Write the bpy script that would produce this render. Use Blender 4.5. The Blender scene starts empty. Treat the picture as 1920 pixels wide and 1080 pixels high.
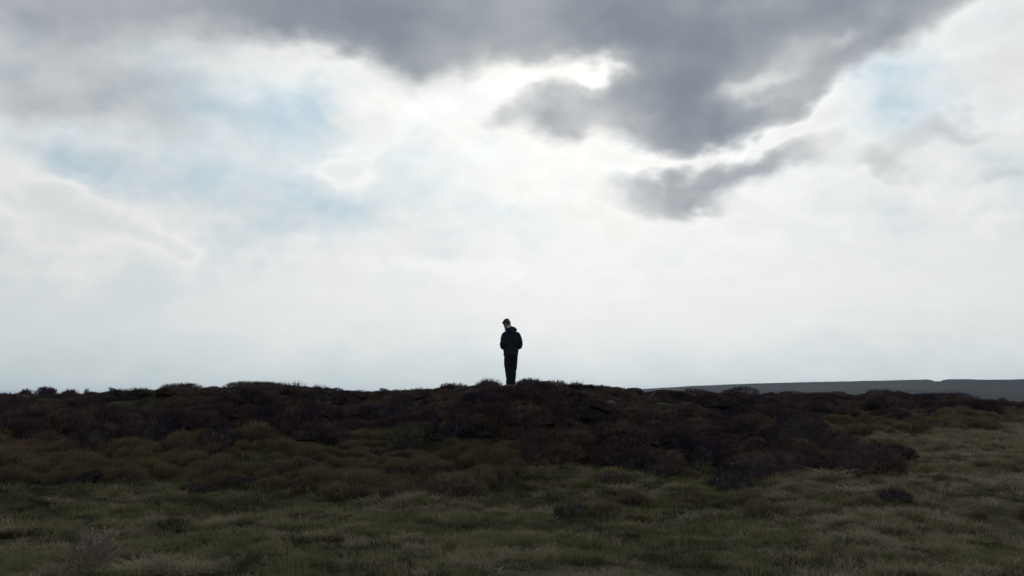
import bpy, math, random
import numpy as np
from mathutils import Vector, Matrix, Euler

# ------------------------------------------------------------------ camera
SC = bpy.context.scene
COL = SC.collection
R = math.radians
F = 1507.0                       # focal length in pixels of a 1920 wide frame
CAM_H = 1.6
HORIZON = 745.0
PITCH = math.atan((HORIZON - 540.0) / F)
cam_d = bpy.data.cameras.new('camera')
cam_d.sensor_width = 36.0
cam_d.lens = 36.0 * F / 1920.0
cam_d.clip_start = 0.05
cam_d.clip_end = 30000.0
cam = bpy.data.objects.new('camera', cam_d)
COL.objects.link(cam)
cam.location = (0, 0, CAM_H)
cam.rotation_euler = (math.pi / 2 + PITCH, 0, 0)
SC.camera = cam

CP, SP = math.cos(PITCH), math.sin(PITCH)
def pix_dir(c, r):
    x, y, z = (c - 960.0) / F, 1.0, (540.0 - r) / F
    d = Vector((x, y * CP - z * SP, y * SP + z * CP))
    return d.normalized()
def pix_azel(c, r):
    d = pix_dir(c, r)
    return math.atan2(d.x, d.y), math.asin(d.z)
def project(x, y, z):            # numpy: world -> (col,row)
    dz = z - CAM_H
    dep = y * CP + dz * SP
    up = -y * SP + dz * CP
    dep = np.where(dep > 0.05, dep, np.nan)
    return 960 + F * x / dep, 540 - F * up / dep

# ------------------------------------------------------------------ light
SUN_AZ, SUN_EL = R(5.5), R(27.0)
SC.view_settings.view_transform = 'Standard'
SC.view_settings.look = 'None'
SC.view_settings.exposure = 0.0
SC.view_settings.gamma = 1.0
SC.view_settings.use_curve_mapping = False
sun_d = bpy.data.lights.new('sun', 'SUN')
sun_d.energy = 0.9
sun_d.angle = R(12.0)
sun_d.color = (1.0, 0.95, 0.88)
sun = bpy.data.objects.new('sun', sun_d)
COL.objects.link(sun)
sd = Vector((math.sin(SUN_AZ) * math.cos(SUN_EL), math.cos(SUN_AZ) * math.cos(SUN_EL), math.sin(SUN_EL)))
sun.rotation_euler = (-sd).to_track_quat('-Z', 'Y').to_euler()

# ------------------------------------------------------------------ node helper
class G:
    def __init__(s, nt): s.nt = nt
    def n(s, t, **k):
        nd = s.nt.nodes.new(t)
        for a, v in k.items(): setattr(nd, a, v)
        return nd
    def put(s, sock, v):
        if isinstance(v, bpy.types.NodeSocket): s.nt.links.new(v, sock)
        elif v is not None: sock.default_value = v
    def m(s, op, a, b=None, c=None, clamp=False):
        nd = s.n('ShaderNodeMath', operation=op, use_clamp=clamp)
        for i, v in enumerate((a, b, c)): s.put(nd.inputs[i], v)
        return nd.outputs[0]
    def v(s, op, a, b=None, scale=None):
        nd = s.n('ShaderNodeVectorMath', operation=op)
        s.put(nd.inputs[0], a); s.put(nd.inputs[1], b)
        if scale is not None: s.put(nd.inputs['Scale'], scale)
        return nd.outputs['Value'] if op in ('DOT_PRODUCT', 'LENGTH', 'DISTANCE') else nd.outputs[0]
    def noise(s, vec, scale, detail=4, rough=0.5, lac=2.0, dist=0.0, color=False):
        nd = s.n('ShaderNodeTexNoise')
        s.put(nd.inputs['Vector'], vec); s.put(nd.inputs['Scale'], scale)
        nd.inputs['Detail'].default_value = detail; nd.inputs['Roughness'].default_value = rough
        nd.inputs['Lacunarity'].default_value = lac; nd.inputs['Distortion'].default_value = dist
        return nd.outputs['Color'] if color else nd.outputs['Fac']
    def smooth(s, x, lo, hi, a=0.0, b=1.0):
        nd = s.n('ShaderNodeMapRange', interpolation_type='SMOOTHSTEP')
        s.put(nd.inputs[0], x)
        for i, q in enumerate((lo, hi, a, b)): s.put(nd.inputs[i + 1], q)
        return nd.outputs[0]
    def mix(s, f, a, b):
        nd = s.n('ShaderNodeMix', data_type='RGBA')
        s.put(nd.inputs[0], f)
        for k, q in ((6, a), (7, b)):
            if isinstance(q, (tuple, list)): q = tuple(q) + (1.0,) if len(q) == 3 else tuple(q)
            s.put(nd.inputs[k], q)
        return nd.outputs[2]
    def xyz(s, x, y, z):
        nd = s.n('ShaderNodeCombineXYZ')
        for i, q in enumerate((x, y, z)): s.put(nd.inputs[i], q)
        return nd.outputs[0]

# ------------------------------------------------------------------ sky
SKY_K = 0.1                      # background strength
def build_sky():
    w = bpy.data.worlds.new('World'); SC.world = w; w.use_nodes = True
    nt = w.node_tree; nt.nodes.clear(); g = G(nt)
    d = g.n('ShaderNodeTexCoord').outputs['Generated']
    sep = g.n('ShaderNodeSeparateXYZ'); g.put(sep.inputs[0], d)
    X, Y, Z = sep.outputs
    el = g.m('ARCSINE', Z)
    az = g.m('ARCTAN2', X, Y)
    sky = g.n('ShaderNodeTexSky', sky_type='NISHITA')
    sky.sun_disc = False; sky.sun_elevation = SUN_EL; sky.sun_rotation = SUN_AZ
    sky.air_density = 1.0; sky.dust_density = 1.6; sky.ozone_density = 1.5
    cosg = g.v('DOT_PRODUCT', d, tuple(sd))
    gam = g.m('ARCCOSINE', g.m('MINIMUM', cosg, 0.99999))
    # noise domain: squash vertically so that the clouds lie flat
    q = g.v('MULTIPLY', d, (1.0, 1.0, 1.5))
    n1 = g.noise(q, 5.0, 3, 0.5, color=True)          # billow warp
    n2 = g.noise(g.v('ADD', q, (7.3, 1.1, 3.7)), 15.0, 3, 0.5, color=True)
    base = g.xyz(az, el, 1.0)
    w1 = g.v('MULTIPLY', g.v('SUBTRACT', n1, (0.5, 0.5, 0.5)), (0.11, 0.11, 0.0))
    w2 = g.v('MULTIPLY', g.v('SUBTRACT', n2, (0.5, 0.5, 0.5)), (0.062, 0.055, 0.0))
    n3 = g.noise(g.v('ADD', q, (2.3, 4.4, 8.8)), 42.0, 2, 0.5, color=True)
    w3 = g.v('MULTIPLY', g.v('SUBTRACT', n3, (0.5, 0.5, 0.5)), (0.030, 0.022, 0.0))
    P = g.v('ADD', g.v('ADD', g.v('ADD', base, w1), w2), w3)
    fb = g.noise(q, 7.0, 5, 0.5)
    fb2 = g.noise(g.v('ADD', g.v('MULTIPLY', d, (1, 1, 1.7)), (3.1, 5.2, 0.4)), 11.0, 5, 0.56)

    turned = {}
    def puffs(lst, start):
        acc = start
        for (c, r, rx, ry, rot, s) in lst:
            a, e = pix_azel(c, r)
            rot = round(rot / 12.0) * 12
            cr, sr = math.cos(R(rot)), math.sin(R(rot)); kx, ky = F / rx, F / ry
            if rot not in turned:
                turned[rot] = P if rot == 0 else g.xyz(g.v('DOT_PRODUCT', P, (cr, sr, 0)), g.v('DOT_PRODUCT', P, (-sr, cr, 0)), 0.0)
            nd = g.n('ShaderNodeVectorMath', operation='MULTIPLY_ADD')
            g.put(nd.inputs[0], turned[rot]); nd.inputs[1].default_value = (kx, ky, 0)
            nd.inputs[2].default_value = (-(a * cr + e * sr) * kx, (a * sr - e * cr) * ky, 0)
            dd = g.v('DOT_PRODUCT', nd.outputs[0], nd.outputs[0])
            acc = g.m('MULTIPLY_ADD', g.m('POWER', 0.3679, dd), s, acc)
        return acc

    # --- clear sky and milky veil
    gap = puffs([
        (575, 185, 60, 45, 0, .65), (480, 222, 180, 80, -8, .68), (340, 335, 190, 60, -12, .48),
        (650, 420, 260, 60, 0, .42), (130, 290, 120, 40, -10, .35), (1690, 195, 70, 60, 25, .75),
        (890, 200, 60, 45, 0, .45), (1860, 290, 90, 40, -10, .42), (1480, 320, 60, 20, 0, .2),
        (60, 440, 90, 35, 15, .5), (820, 320, 140, 70, 0, .25), (1750, 420, 220, 50, -8, .28),
        (200, 640, 400, 90, 0, .18), (960, 725, 2400, 85, 0, .48), (230, 520, 260, 60, 10, .2),
    ], g.m('MULTIPLY', g.m('MULTIPLY_ADD', fb2, 1.4, -0.70), g.smooth(el, R(4), R(13), 0.25, 1.0)))
    gapm = g.smooth(gap, -0.1, 0.75)
    glow = g.m('POWER', 0.3679, g.m('POWER', g.m('DIVIDE', gam, R(24)), 2.0))
    wide = g.m('POWER', 0.3679, g.m('DIVIDE', gam, R(60)))
    vlum = g.m('ADD', g.m('MULTIPLY_ADD', wide, 0.46, 0.49), g.m('MULTIPLY', glow, 0.07))
    fine = g.noise(g.v('ADD', g.v('MULTIPLY', d, (1, 1, 1.6)), (1.9, 0.2, 6.4)), 24.0, 4, 0.55)
    vlum = g.m('MULTIPLY', vlum, g.m('ADD', g.m('MULTIPLY_ADD', fine, g.smooth(el, R(5), R(16), 0.05, 0.20), g.smooth(el, R(5), R(16), 0.975, 0.90)), g.m('MULTIPLY_ADD', fb2, g.smooth(el, R(4), R(14), 0.06, 0.24), g.smooth(el, R(4), R(14), -0.03, -0.12))))
    strk = g.noise(g.v('MULTIPLY', d, (1.0, 1.0, 9.0)), 6.0, 4, 0.55)
    vlum = g.m('MULTIPLY', vlum, g.m('MULTIPLY_ADD', strk, 0.07, 0.972))
    veilc = g.v('SCALE', g.mix(glow, (0.962, 1.0, 1.005), (1.0, 0.992, 0.955)), scale=g.m('MULTIPLY', vlum, 10.0))
    bluec = g.mix(g.smooth(gap, 0.5, 1.05), (0.655, 0.80, 0.88), (0.43, 0.62, 0.775))
    bluec = g.mix(g.smooth(el, R(2.0), R(11.0)), (0.80, 0.925, 0.95), bluec)
    bluec = g.v('ADD', g.v('SCALE', bluec, scale=g.m('MULTIPLY', vlum, 8.6)), g.v('SCALE', sky.outputs[0], scale=g.smooth(el, R(8.0), R(20.0), 0.0, 0.10)))
    col = g.mix(g.m('MULTIPLY', gapm, 0.92), veilc, bluec)

    # --- pale cumulus seen against the veil
    cum = puffs([
        (15, 368, 55, 36, 0, .9), (92, 366, 46, 34, 0, .85), (155, 392, 46, 36, 0, .9), (218, 412, 42, 30, 0, .85), (272, 440, 42, 26, 0, .85), (318, 462, 36, 18, 0, .7), (110, 440, 130, 40, 0, .45),
        (60, 470, 120, 40, 0, .4), (645, 330, 62, 45, 35, 1.25), (600, 350, 50, 25, 0, .4),
        (1010, 215, 90, 45, 10, .35), (1260, 300, 130, 60, 10, .4), (760, 240, 120, 60, 0, .45),
        (560, 505, 200, 22, 0, .45), (900, 520, 180, 20, 3, .35), (1790, 400, 60, 25, 35, .45),
        (1880, 440, 60, 20, 20, .5), (1620, 330, 140, 40, 10, .35),
    ], g.m('ADD', g.m('MULTIPLY_ADD', fb, 1.5, -0.86), g.m('MULTIPLY_ADD', fine, 0.7, -0.35)))
    cumm = g.smooth(cum, -0.1, 0.8)
    cumc = g.v('SCALE', g.mix(g.smooth(cum, 0.45, 1.3), (1.06, 1.055, 1.03), (0.88, 0.91, 0.925)), scale=g.m('MULTIPLY', vlum, 10.0))
    col = g.mix(g.m('MULTIPLY', cumm, 0.85), col, cumc)

    # --- dark stratocumulus deck, overhead and reaching down into the frame
    deck0 = g.smooth(el, R(20.5), R(30.0), 0.0, 1.0)
    deck = puffs([
        (560, 0, 260, 70, 0, .95), (800, 25, 240, 85, 0, 1.0), (1000, 20, 240, 78, 0, 1.0), (800, 115, 70, 50, 0, .75), (420, 10, 160, 50, 0, .4),
        (1250, 40, 190, 90, 0, 1.1), (1285, 150, 110, 110, 0, 1.25), (1275, 225, 92, 46, 0, .8), (1500, 40, 250, 70, 12, 1.05),
        (1410, 200, 140, 48, 20, .85), (1570, 130, 130, 40, 25, .65), (1735, 40, 175, 52, 22, .88),
        (1080, 205, 110, 44, 12, .80), (1050, 240, 50, 26, 30, .35), (945, 245, 50, 26, 25, .5), (1175, 170, 40, 60, 0, .25),
        (1230, 345, 110, 32, 0, .66), (1395, 325, 115, 34, 8, .80), (1265, 382, 95, 20, 4, .55), (1475, 300, 85, 28, 12, .55),
        (1640, 322, 58, 24, 4, .66), (1810, 232, 75, 20, 0, .48), (1690, 275, 60, 22, 15, .35), (1880, 330, 60, 14, 5, .3),
        (205, 175, 120, 66, 0, .42), (120, 110, 300, 130, 0, .34), (20, 150, 120, 90, 0, .22), (90, 10, 260, 60, 0, .78),
        # lighter breaks
        (1140, 112, 66, 34, 30, -.95), (1450, 145, 105, 32, 8, -.70), (1590, 72, 32, 18, 0, -.45), (300, 90, 110, 40, 15, -.32),
        (1890, 70, 120, 120, 30, -.6), (640, 125, 90, 24, 0, -.3), (480, 140, 130, 34, 0, -.28), (950, 155, 90, 30, 10, -.3),
        (90, 250, 170, 36, 0, -.25), (1560, 210, 90, 16, 15, -.3), (1380, 275, 170, 18, 12, -.55), (1215, 300, 70, 18, 5, -.5), (1050, 150, 120, 22, 16, -.3),
    ], g.m('ADD', g.m('ADD', g.m('MULTIPLY_ADD', fb, 0.85, -0.50), g.m('MULTIPLY_ADD', fine, 0.22, -0.11)), g.m('MULTIPLY', deck0, 0.8)))
    thick = g.m('MULTIPLY', g.m('MAXIMUM', deck, 0.0), g.m('ADD', g.m('MULTIPLY_ADD', fb2, 0.9, 0.45), g.m('MULTIPLY_ADD', fine, 0.35, -0.17)))
    trans = g.m('POWER', 0.3679, g.m('MULTIPLY', g.m('POWER', thick, 1.25), 1.65))
    trans = g.m('MULTIPLY', trans, g.smooth(thick, 1.6, 0.6, 0.6, 1.0))
    # silver lining: thin cloud near the sun scatters forward
    near = g.m('POWER', 0.3679, g.m('DIVIDE', gam, R(16)))
    lin = g.m('MULTIPLY', g.m('MULTIPLY', g.smooth(deck, -0.75, 0.1), g.smooth(deck, 0.95, 0.0)), g.m('MULTIPLY_ADD', near, 0.23, 0.07))
    shade = g.noise(g.v('ADD', q, (1.7, 9.1, 2.2)), 5.5, 3, 0.5)
    darkc = g.mix(g.smooth(shade, 0.3, 0.7), (0.21, 0.247, 0.295), (0.385, 0.408, 0.438))
    darkc = g.v('SCALE', darkc, scale=10.0)
    col = g.mix(trans, darkc, col)
    col = g.v('ADD', col, g.v('SCALE', g.xyz(1.0, 0.945, 0.83), scale=g.m('MULTIPLY', lin, 4.2)))
    # below the horizon: dull earth-shine
    col = g.mix(g.smooth(Z, -0.004, -0.05), col, (0.6, 0.6, 0.55))
    bg = g.n('ShaderNodeBackground'); g.put(bg.inputs[0], col); bg.inputs[1].default_value = SKY_K
    out = g.n('ShaderNodeOutputWorld'); g.put(out.inputs[0], bg.outputs[0])
    try:
        w.cycles.sampling_method = 'MANUAL'; w.cycles.sample_map_resolution = 512
    except Exception:
        pass
build_sky()
cy = SC.cycles
cy.use_denoising = True
cy.max_bounces = 5; cy.diffuse_bounces = 1; cy.glossy_bounces = 1; cy.transmission_bounces = 3; cy.volume_bounces = 0
cy.use_adaptive_sampling = True
cy.adaptive_threshold = 0.015

# ------------------------------------------------------------------ small tools
rng = np.random.default_rng(11)
def sstep(a, b, x):
    t = np.clip((np.asarray(x, float) - a) / (b - a), 0, 1)
    return t * t * (3 - 2 * t)
def vnoise(x, y, seed=0):
    xi = np.floor(x).astype(np.int64); yi = np.floor(y).astype(np.int64)
    fx = x - xi; fy = y - yi
    fx = fx * fx * fx * (fx * (6 * fx - 15) + 10); fy = fy * fy * fy * (fy * (6 * fy - 15) + 10)
    def h(i, j):
        n = (i * 374761393 + j * 668265263 + seed * 1442695041) & 0xFFFFFFFF
        n = ((n ^ (n >> 13)) * 1274126177) & 0xFFFFFFFF
        return ((n ^ (n >> 16)) & 0xFFFF) / 65535.0
    a = h(xi, yi); b = h(xi + 1, yi); c = h(xi, yi + 1); d = h(xi + 1, yi + 1)
    return (a + (b - a) * fx) * (1 - fy) + (c + (d - c) * fx) * fy
def fbm(x, y, oct=4, seed=0):
    s = 0.0; a = 0.5; t = 0.0
    for k in range(oct):
        s = s + a * vnoise(x * 2 ** k + 13.7 * k, y * 2 ** k - 7.1 * k, seed + k); t += a; a *= 0.5
    return s / t

def link(o, parent=None):
    COL.objects.link(o)
    if parent is not None: o.parent = parent
    return o
def tag(o, label=None, cat=None, group=None, kind=None):
    if label: o['label'] = label
    if cat: o['category'] = cat
    if group: o['group'] = group
    if kind: o['kind'] = kind
    return o
def mesh_from(name, verts, faces, mat=None, smooth=False):
    me = bpy.data.meshes.new(name)
    me.from_pydata([tuple(map(float, v)) for v in verts], [], [tuple(map(int, f)) for f in faces])
    if mat: me.materials.append(mat)
    if smooth: me.polygons.foreach_set('use_smooth', [True] * len(me.polygons))
    me.update()
    return me
def empty(name, loc, rz=0.0):
    o = bpy.data.objects.new(name, None); o.empty_display_size = 0.2
    link(o); o.location = loc; o.rotation_euler = (0, 0, rz)
    return o

# ------------------------------------------------------------------ materials
def plant_mat(name, c1, c2, c3=None, scale=0.9, inst=0.35, transl=0.0, rough=0.8, spec=0.15, tip=None):
    """procedural plant colour: world-space drift between two tones plus a change from clump to clump"""
    m = bpy.data.materials.new(name); m.use_nodes = True
    nt = m.node_tree; nt.nodes.clear(); g = G(nt)
    geo = g.n('ShaderNodeNewGeometry'); oi = g.n('ShaderNodeObjectInfo')
    n = g.noise(geo.outputs['Position'], scale, 3, 0.55)
    f = g.m('ADD', g.smooth(n, 0.32, 0.68), g.m('MULTIPLY_ADD', oi.outputs['Random'], inst, -inst / 2), clamp=True)
    c = g.mix(f, c1, c2)
    if c3:
        n2 = g.noise(g.v('ADD', geo.outputs['Position'], (31.0, 17.0, 5.0)), scale * 2.3, 2, 0.5)
        c = g.mix(g.smooth(g.m('MULTIPLY_ADD', oi.outputs['Random'], 0.25, n2), 0.62, 0.85), c, c3)
    bs = g.n('ShaderNodeBsdfPrincipled')
    g.put(bs.inputs['Base Color'], c)
    bs.inputs['Roughness'].default_value = rough
    bs.inputs['Specular IOR Level'].default_value = spec
    sh = bs.outputs[0]
    if transl:
        tr = g.n('ShaderNodeBsdfTranslucent'); g.put(tr.inputs[0], c)
        mx = g.n('ShaderNodeMixShader'); mx.inputs[0].default_value = transl
        nt.links.new(sh, mx.inputs[1]); nt.links.new(tr.outputs[0], mx.inputs[2]); sh = mx.outputs[0]
    o = g.n('ShaderNodeOutputMaterial'); nt.links.new(sh, o.inputs[0])
    return m
def plain_mat(name, c1, c2=None, scale=8.0, rough=0.7, spec=0.3, bump=0.0, bscale=60.0, stretch=(1, 1, 1), sheen=0.0):
    m = bpy.data.materials.new(name); m.use_nodes = True
    nt = m.node_tree; nt.nodes.clear(); g = G(nt)
    tc = g.n('ShaderNodeTexCoord').outputs['Object']
    v = g.v('MULTIPLY', tc, stretch)
    c = g.mix(g.smooth(g.noise(v, scale, 4, 0.6), 0.3, 0.7), c1, c2 or c1)
    bs = g.n('ShaderNodeBsdfPrincipled'); g.put(bs.inputs['Base Color'], c)
    bs.inputs['Roughness'].default_value = rough; bs.inputs['Specular IOR Level'].default_value = spec
    bs.inputs['Sheen Weight'].default_value = sheen
    if bump:
        b = g.n('ShaderNodeBump'); b.inputs['Strength'].default_value = bump; b.inputs['Distance'].default_value = 0.02
        g.put(b.inputs['Height'], g.noise(v, bscale, 3, 0.6)); nt.links.new(b.outputs[0], bs.inputs['Normal'])
    o = g.n('ShaderNodeOutputMaterial'); nt.links.new(bs.outputs[0], o.inputs[0])
    return m
M = {}
M['heather'] = plant_mat('heather_twigs', (0.046, 0.036, 0.053), (0.106, 0.070, 0.070), (0.140, 0.100, 0.070), 0.55, 0.25, spec=0.05)
M['heather_core'] = plain_mat('heather_wood', (0.032, 0.026, 0.030), (0.048, 0.037, 0.038), 6, 0.95, 0.05)
M['bilberry'] = plant_mat('bilberry_leaf', (0.120, 0.102, 0.062), (0.185, 0.132, 0.092), (0.160, 0.145, 0.072), 0.6, 0.9, 0.2)
M['grass'] = plant_mat('grass_green', (0.096, 0.108, 0.048), (0.142, 0.145, 0.068), (0.195, 0.170, 0.104), 0.8, 0.6, 0.3, 0.7, 0.06)
M['grass_dark'] = plant_mat('grass_dark', (0.044, 0.060, 0.028), (0.068, 0.082, 0.040), None, 0.9, 0.5, 0.25, 0.7, 0.06)
M['straw'] = plant_mat('grass_straw', (0.180, 0.148, 0.102), (0.275, 0.222, 0.156), (0.135, 0.122, 0.072), 1.1, 0.7, 0.3, 0.7, 0.06)
M['deadwood'] = plain_mat('dead_twig', (0.15, 0.122, 0.105), (0.23, 0.19, 0.16), 20, 0.9, 0.1)
M['seed'] = plain_mat('seed_fluff', (0.55, 0.52, 0.47), (0.45, 0.42, 0.38), 20, 0.9, 0.1)

def ground_mat():
    m = bpy.data.materials.new('moor_soil'); m.use_nodes = True
    nt = m.node_tree; nt.nodes.clear(); g = G(nt)
    p = g.n('ShaderNodeNewGeometry').outputs['Position']
    n1 = g.noise(p, 0.6, 5, 0.6); n2 = g.noise(p, 9.0, 4, 0.65); n3 = g.noise(p, 60.0, 2, 0.6)
    c = g.mix(g.smooth(n1, 0.35, 0.65), (0.030, 0.030, 0.016), (0.046, 0.036, 0.024))
    c = g.mix(g.smooth(n2, 0.5, 0.75), c, (0.075, 0.062, 0.040))
    bs = g.n('ShaderNodeBsdfPrincipled'); g.put(bs.inputs['Base Color'], c)
    bs.inputs['Roughness'].default_value = 0.95; bs.inputs['Specular IOR Level'].default_value = 0.1
    b = g.n('ShaderNodeBump'); b.inputs['Strength'].default_value = 0.8; b.inputs['Distance'].default_value = 0.05
    g.put(b.inputs['Height'], g.m('ADD', n2, g.m('MULTIPLY', n3, 0.4))); nt.links.new(b.outputs[0], bs.inputs['Normal'])
    o = g.n('ShaderNodeOutputMaterial'); nt.links.new(bs.outputs[0], o.inputs[0])
    return m
def hill_mat():
    m = bpy.data.materials.new('far_moor'); m.use_nodes = True
    nt = m.node_tree; nt.nodes.clear(); g = G(nt)
    p = g.v('MULTIPLY', g.n('ShaderNodeNewGeometry').outputs['Position'], (1.0, 0.5, 2.0))
    c = g.mix(g.smooth(g.noise(p, 0.012, 5, 0.6), 0.35, 0.65), (0.020, 0.018, 0.020), (0.058, 0.052, 0.042))
    c = g.mix(g.smooth(g.noise(p, 0.05, 4, 0.6), 0.5, 0.7), c, (0.018, 0.016, 0.018))
    bs = g.n('ShaderNodeBsdfPrincipled'); g.put(bs.inputs['Base Color'], c)
    bs.inputs['Roughness'].default_value = 1.0; bs.inputs['Specular IOR Level'].default_value = 0.05
    o = g.n('ShaderNodeOutputMaterial'); nt.links.new(bs.outputs[0], o.inputs[0])
    return m

# ------------------------------------------------------------------ terrain
# ground crest as seen from the camera: column, row of the bare ground, distance (m)
CREST = np.array([
    (-900, 752, 27), (-300, 748, 24), (0, 744, 22.5), (150, 743, 22), (250, 739, 21.5), (330, 733, 21), (400, 734, 21), (470, 729, 21),
    (560, 731, 21), (640, 737, 21), (720, 737, 20.8), (800, 734, 20.6), (880, 729, 20.5), (957, 728.5, 20.5),
    (1010, 726, 20.6), (1090, 731, 21), (1170, 738, 22), (1260, 744, 24), (1360, 746, 27), (1480, 746, 31), (1600, 744, 35),
    (1660, 743, 36), (1760, 746, 37), (1850, 754, 38), (1920, 757, 40), (2200, 760, 44), (2900, 765, 50)], float)
CREST[(CREST[:, 0] < 900) | (CREST[:, 0] > 1020), 1] += 4.0
# rows (by column) where the dark heather ends, and where the low mixed shrubs end
HE = np.array([(-900, 825), (0, 822), (120, 835), (200, 818), (300, 826), (480, 805), (640, 822), (730, 806), (800, 838), (950, 815), (1010, 850),
               (1060, 862), (1200, 868), (1300, 876), (1450, 892), (1560, 888), (1640, 884), (1690, 862), (1700, 776), (1800, 772), (1920, 775), (2900, 780)], float)
def col_of(x, y):
    yy = np.where(y > 0.05, y, 0.05)
    return np.clip(960 + F / CP * (x / yy) * 0.99, -900, 2900)
def terrain(x, y, detail=True):
    x = np.asarray(x, float); y = np.asarray(y, float)
    r = np.hypot(x, y); c = col_of(x, y)
    row = np.interp(c, CREST[:, 0], CREST[:, 1]); D = np.interp(c, CREST[:, 0], CREST[:, 2])
    zr = CAM_H + D * (HORIZON - row) / F
    rgt = sstep(1330, 1640, c)
    r0 = 11.8 * (1 - rgt) + 6.0 * rgt
    t = np.clip((r - r0) / (D - r0), 0, 1)
    s = (0.55 * t * t * (3 - 2 * t) + 0.45 * np.sin(t * math.pi / 2)) * (1 - rgt) + (0.62 * t + 0.38 * t * t * (3 - 2 * t)) * rgt
    back = np.maximum(r - D, 0)
    fall = np.where(back < 60, 0.0035 * back * back, 12.6 + 0.2 * (1 - np.exp(-(back - 60) / 60)) * 20)
    w = 1 - sstep(R(62), R(105), np.abs(np.arctan2(x, y)))
    z = zr * s * w - fall * w * sstep(0, 2, back) 
    if detail:
        near = 1 - sstep(60, 140, r)
        z = z + near * (0.20 * (fbm(x * 0.55, y * 0.55, 2, 5) - 0.5) + 0.17 * (fbm(x * 1.5, y * 1.5, 2, 9) - 0.5) + 0.12 * (fbm(x * 3.3, y * 3.3, 2, 21) - 0.5)) * sstep(0.5, 3, r) * (1 - 0.75 * sstep(-2.5, -0.3, r - D))
        hc_, hr_ = project(x, y, np.where(y > 0.5, z, 0.0)); hc_ = np.nan_to_num(hc_, nan=0.0); hr_ = np.nan_to_num(hr_, nan=1200.0)
        hm = sstep(-6, 26, np.interp(hc_, HE[:, 0], HE[:, 1]) - hr_) * (1 - sstep(-1.6, 0.2, r - D)) * near
        z = z + hm * (0.75 * np.abs(fbm(x * 0.62, y * 0.75, 2, 33) - 0.5) ** 0.8 * -1.0 + 0.20 + 0.22 * (fbm(x * 1.4, y * 1.4, 2, 35) - 0.5))
    return z
def tz(x, y): return float(terrain(np.array([x]), np.array([y]))[0])
def at_pixel(c, r):              # where the sight line through a pixel meets the ground
    d = pix_dir(c, r)
    tt = np.linspace(4, 70, 2600)
    px, py, pz = d.x * tt, d.y * tt, CAM_H + d.z * tt
    hit = np.nonzero(pz < terrain(px, py))[0]
    k = hit[0] if len(hit) else -1
    return float(px[k]), float(py[k])
def at_crest(c, off=0.0):
    D = float(np.interp(c, CREST[:, 0], CREST[:, 2])) + off
    d = pix_dir(c, HORIZON); k = D / math.hypot(d.x, d.y)
    return d.x * k, d.y * k

def build_ground():
    ang = np.concatenate([np.arange(-180, -52, 6.0), np.arange(-52, 52, 0.36), np.arange(52, 180, 6.0)])
    rad = np.concatenate([np.array([0.02, 0.6, 1.5, 3.0, 4.5]), np.arange(5.5, 30, 0.10), np.arange(30, 60, 0.35), np.geomspace(60, 5000, 42)])
    A, Rr = np.meshgrid(np.radians(ang), rad)
    x = np.sin(A) * Rr; y = np.cos(A) * Rr
    z = terrain(x, y)
    na, nr = len(ang), len(rad)
    v = np.stack([x, y, z], -1).reshape(-1, 3)
    i = np.arange(nr - 1)[:, None] * na; j = np.arange(na)[None, :]; j2 = (j + 1) % na
    f = np.stack([i + j, i + na + j, i + na + j2, i + j2], -1).reshape(-1, 4)[:, ::-1]
    me = bpy.data.meshes.new('ground')
    me.vertices.add(len(v)); me.vertices.foreach_set('co', v.ravel())
    me.loops.add(f.size); me.loops.foreach_set('vertex_index', f.ravel().astype(np.int32))
    me.polygons.add(len(f)); me.polygons.foreach_set('loop_start', (np.arange(len(f)) * 4).astype(np.int32))
    me.update(calc_edges=True); me.validate()
    me.polygons.foreach_set('use_smooth', [True] * len(me.polygons))
    me.materials.append(ground_mat())
    o = link(bpy.data.objects.new('ground', me)); tag(o, kind='structure')
build_ground()

def build_hill():
    prof = np.array([(500, 775), (900, 752), (1100, 737), (1200, 730), (1300, 724.3), (1400, 720.8), (1500, 718.8), (1640, 717), (1740, 715.6), (1748, 716.2),
                     (1754, 718.6), (1766, 718.6), (1771, 716.6), (1782, 715.4), (1810, 715.6), (1860, 717), (1920, 716.6), (2100, 717), (2500, 721), (2900, 735), (3300, 765)], float)
    cols = np.unique(np.concatenate([np.linspace(500, 3300, 360), np.linspace(1735, 1800, 40)]))
    D = 1250.0; n = 44; V = []
    for c in cols:
        row = np.interp(c, prof[:, 0], prof[:, 1]) + (vnoise(np.array([c / 9.0]), np.array([0.3]), 3)[0] - 0.5) * 0.5
        d = pix_dir(c, HORIZON); dx, dy = d.x / math.hypot(d.x, d.y), d.y / math.hypot(d.x, d.y)
        top = CAM_H + D / dy * (HORIZON - row) / F * dy * 1.0
        for k in range(n):
            u = k / (n - 1)
            if u < 0.75:
                t = u / 0.75; rr = 480 + (D - 480) * t
                z = -26 + (top + 26) * (0.35 * t + 0.65 * math.sin(t * math.pi / 2) ** 1.2)
                z += (fbm(np.array([dx * rr * 0.012]), np.array([dy * rr * 0.012]), 3, 4)[0] - 0.5) * 5 * (1 - t) * t * 2
            else:
                t = (u - 0.75) / 0.25; rr = D + 900 * t; z = top - 3 * t - 42 * t * t
            V.append((dx * rr, dy * rr, z))
    Fc = [(a * n + k, (a + 1) * n + k, (a + 1) * n + k + 1, a * n + k + 1) for a in range(len(cols) - 1) for k in range(n - 1)]
    o = link(bpy.data.objects.new('hill', mesh_from('hill', V, Fc, hill_mat(), True))); tag(o, kind='structure')
build_hill()

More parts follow.
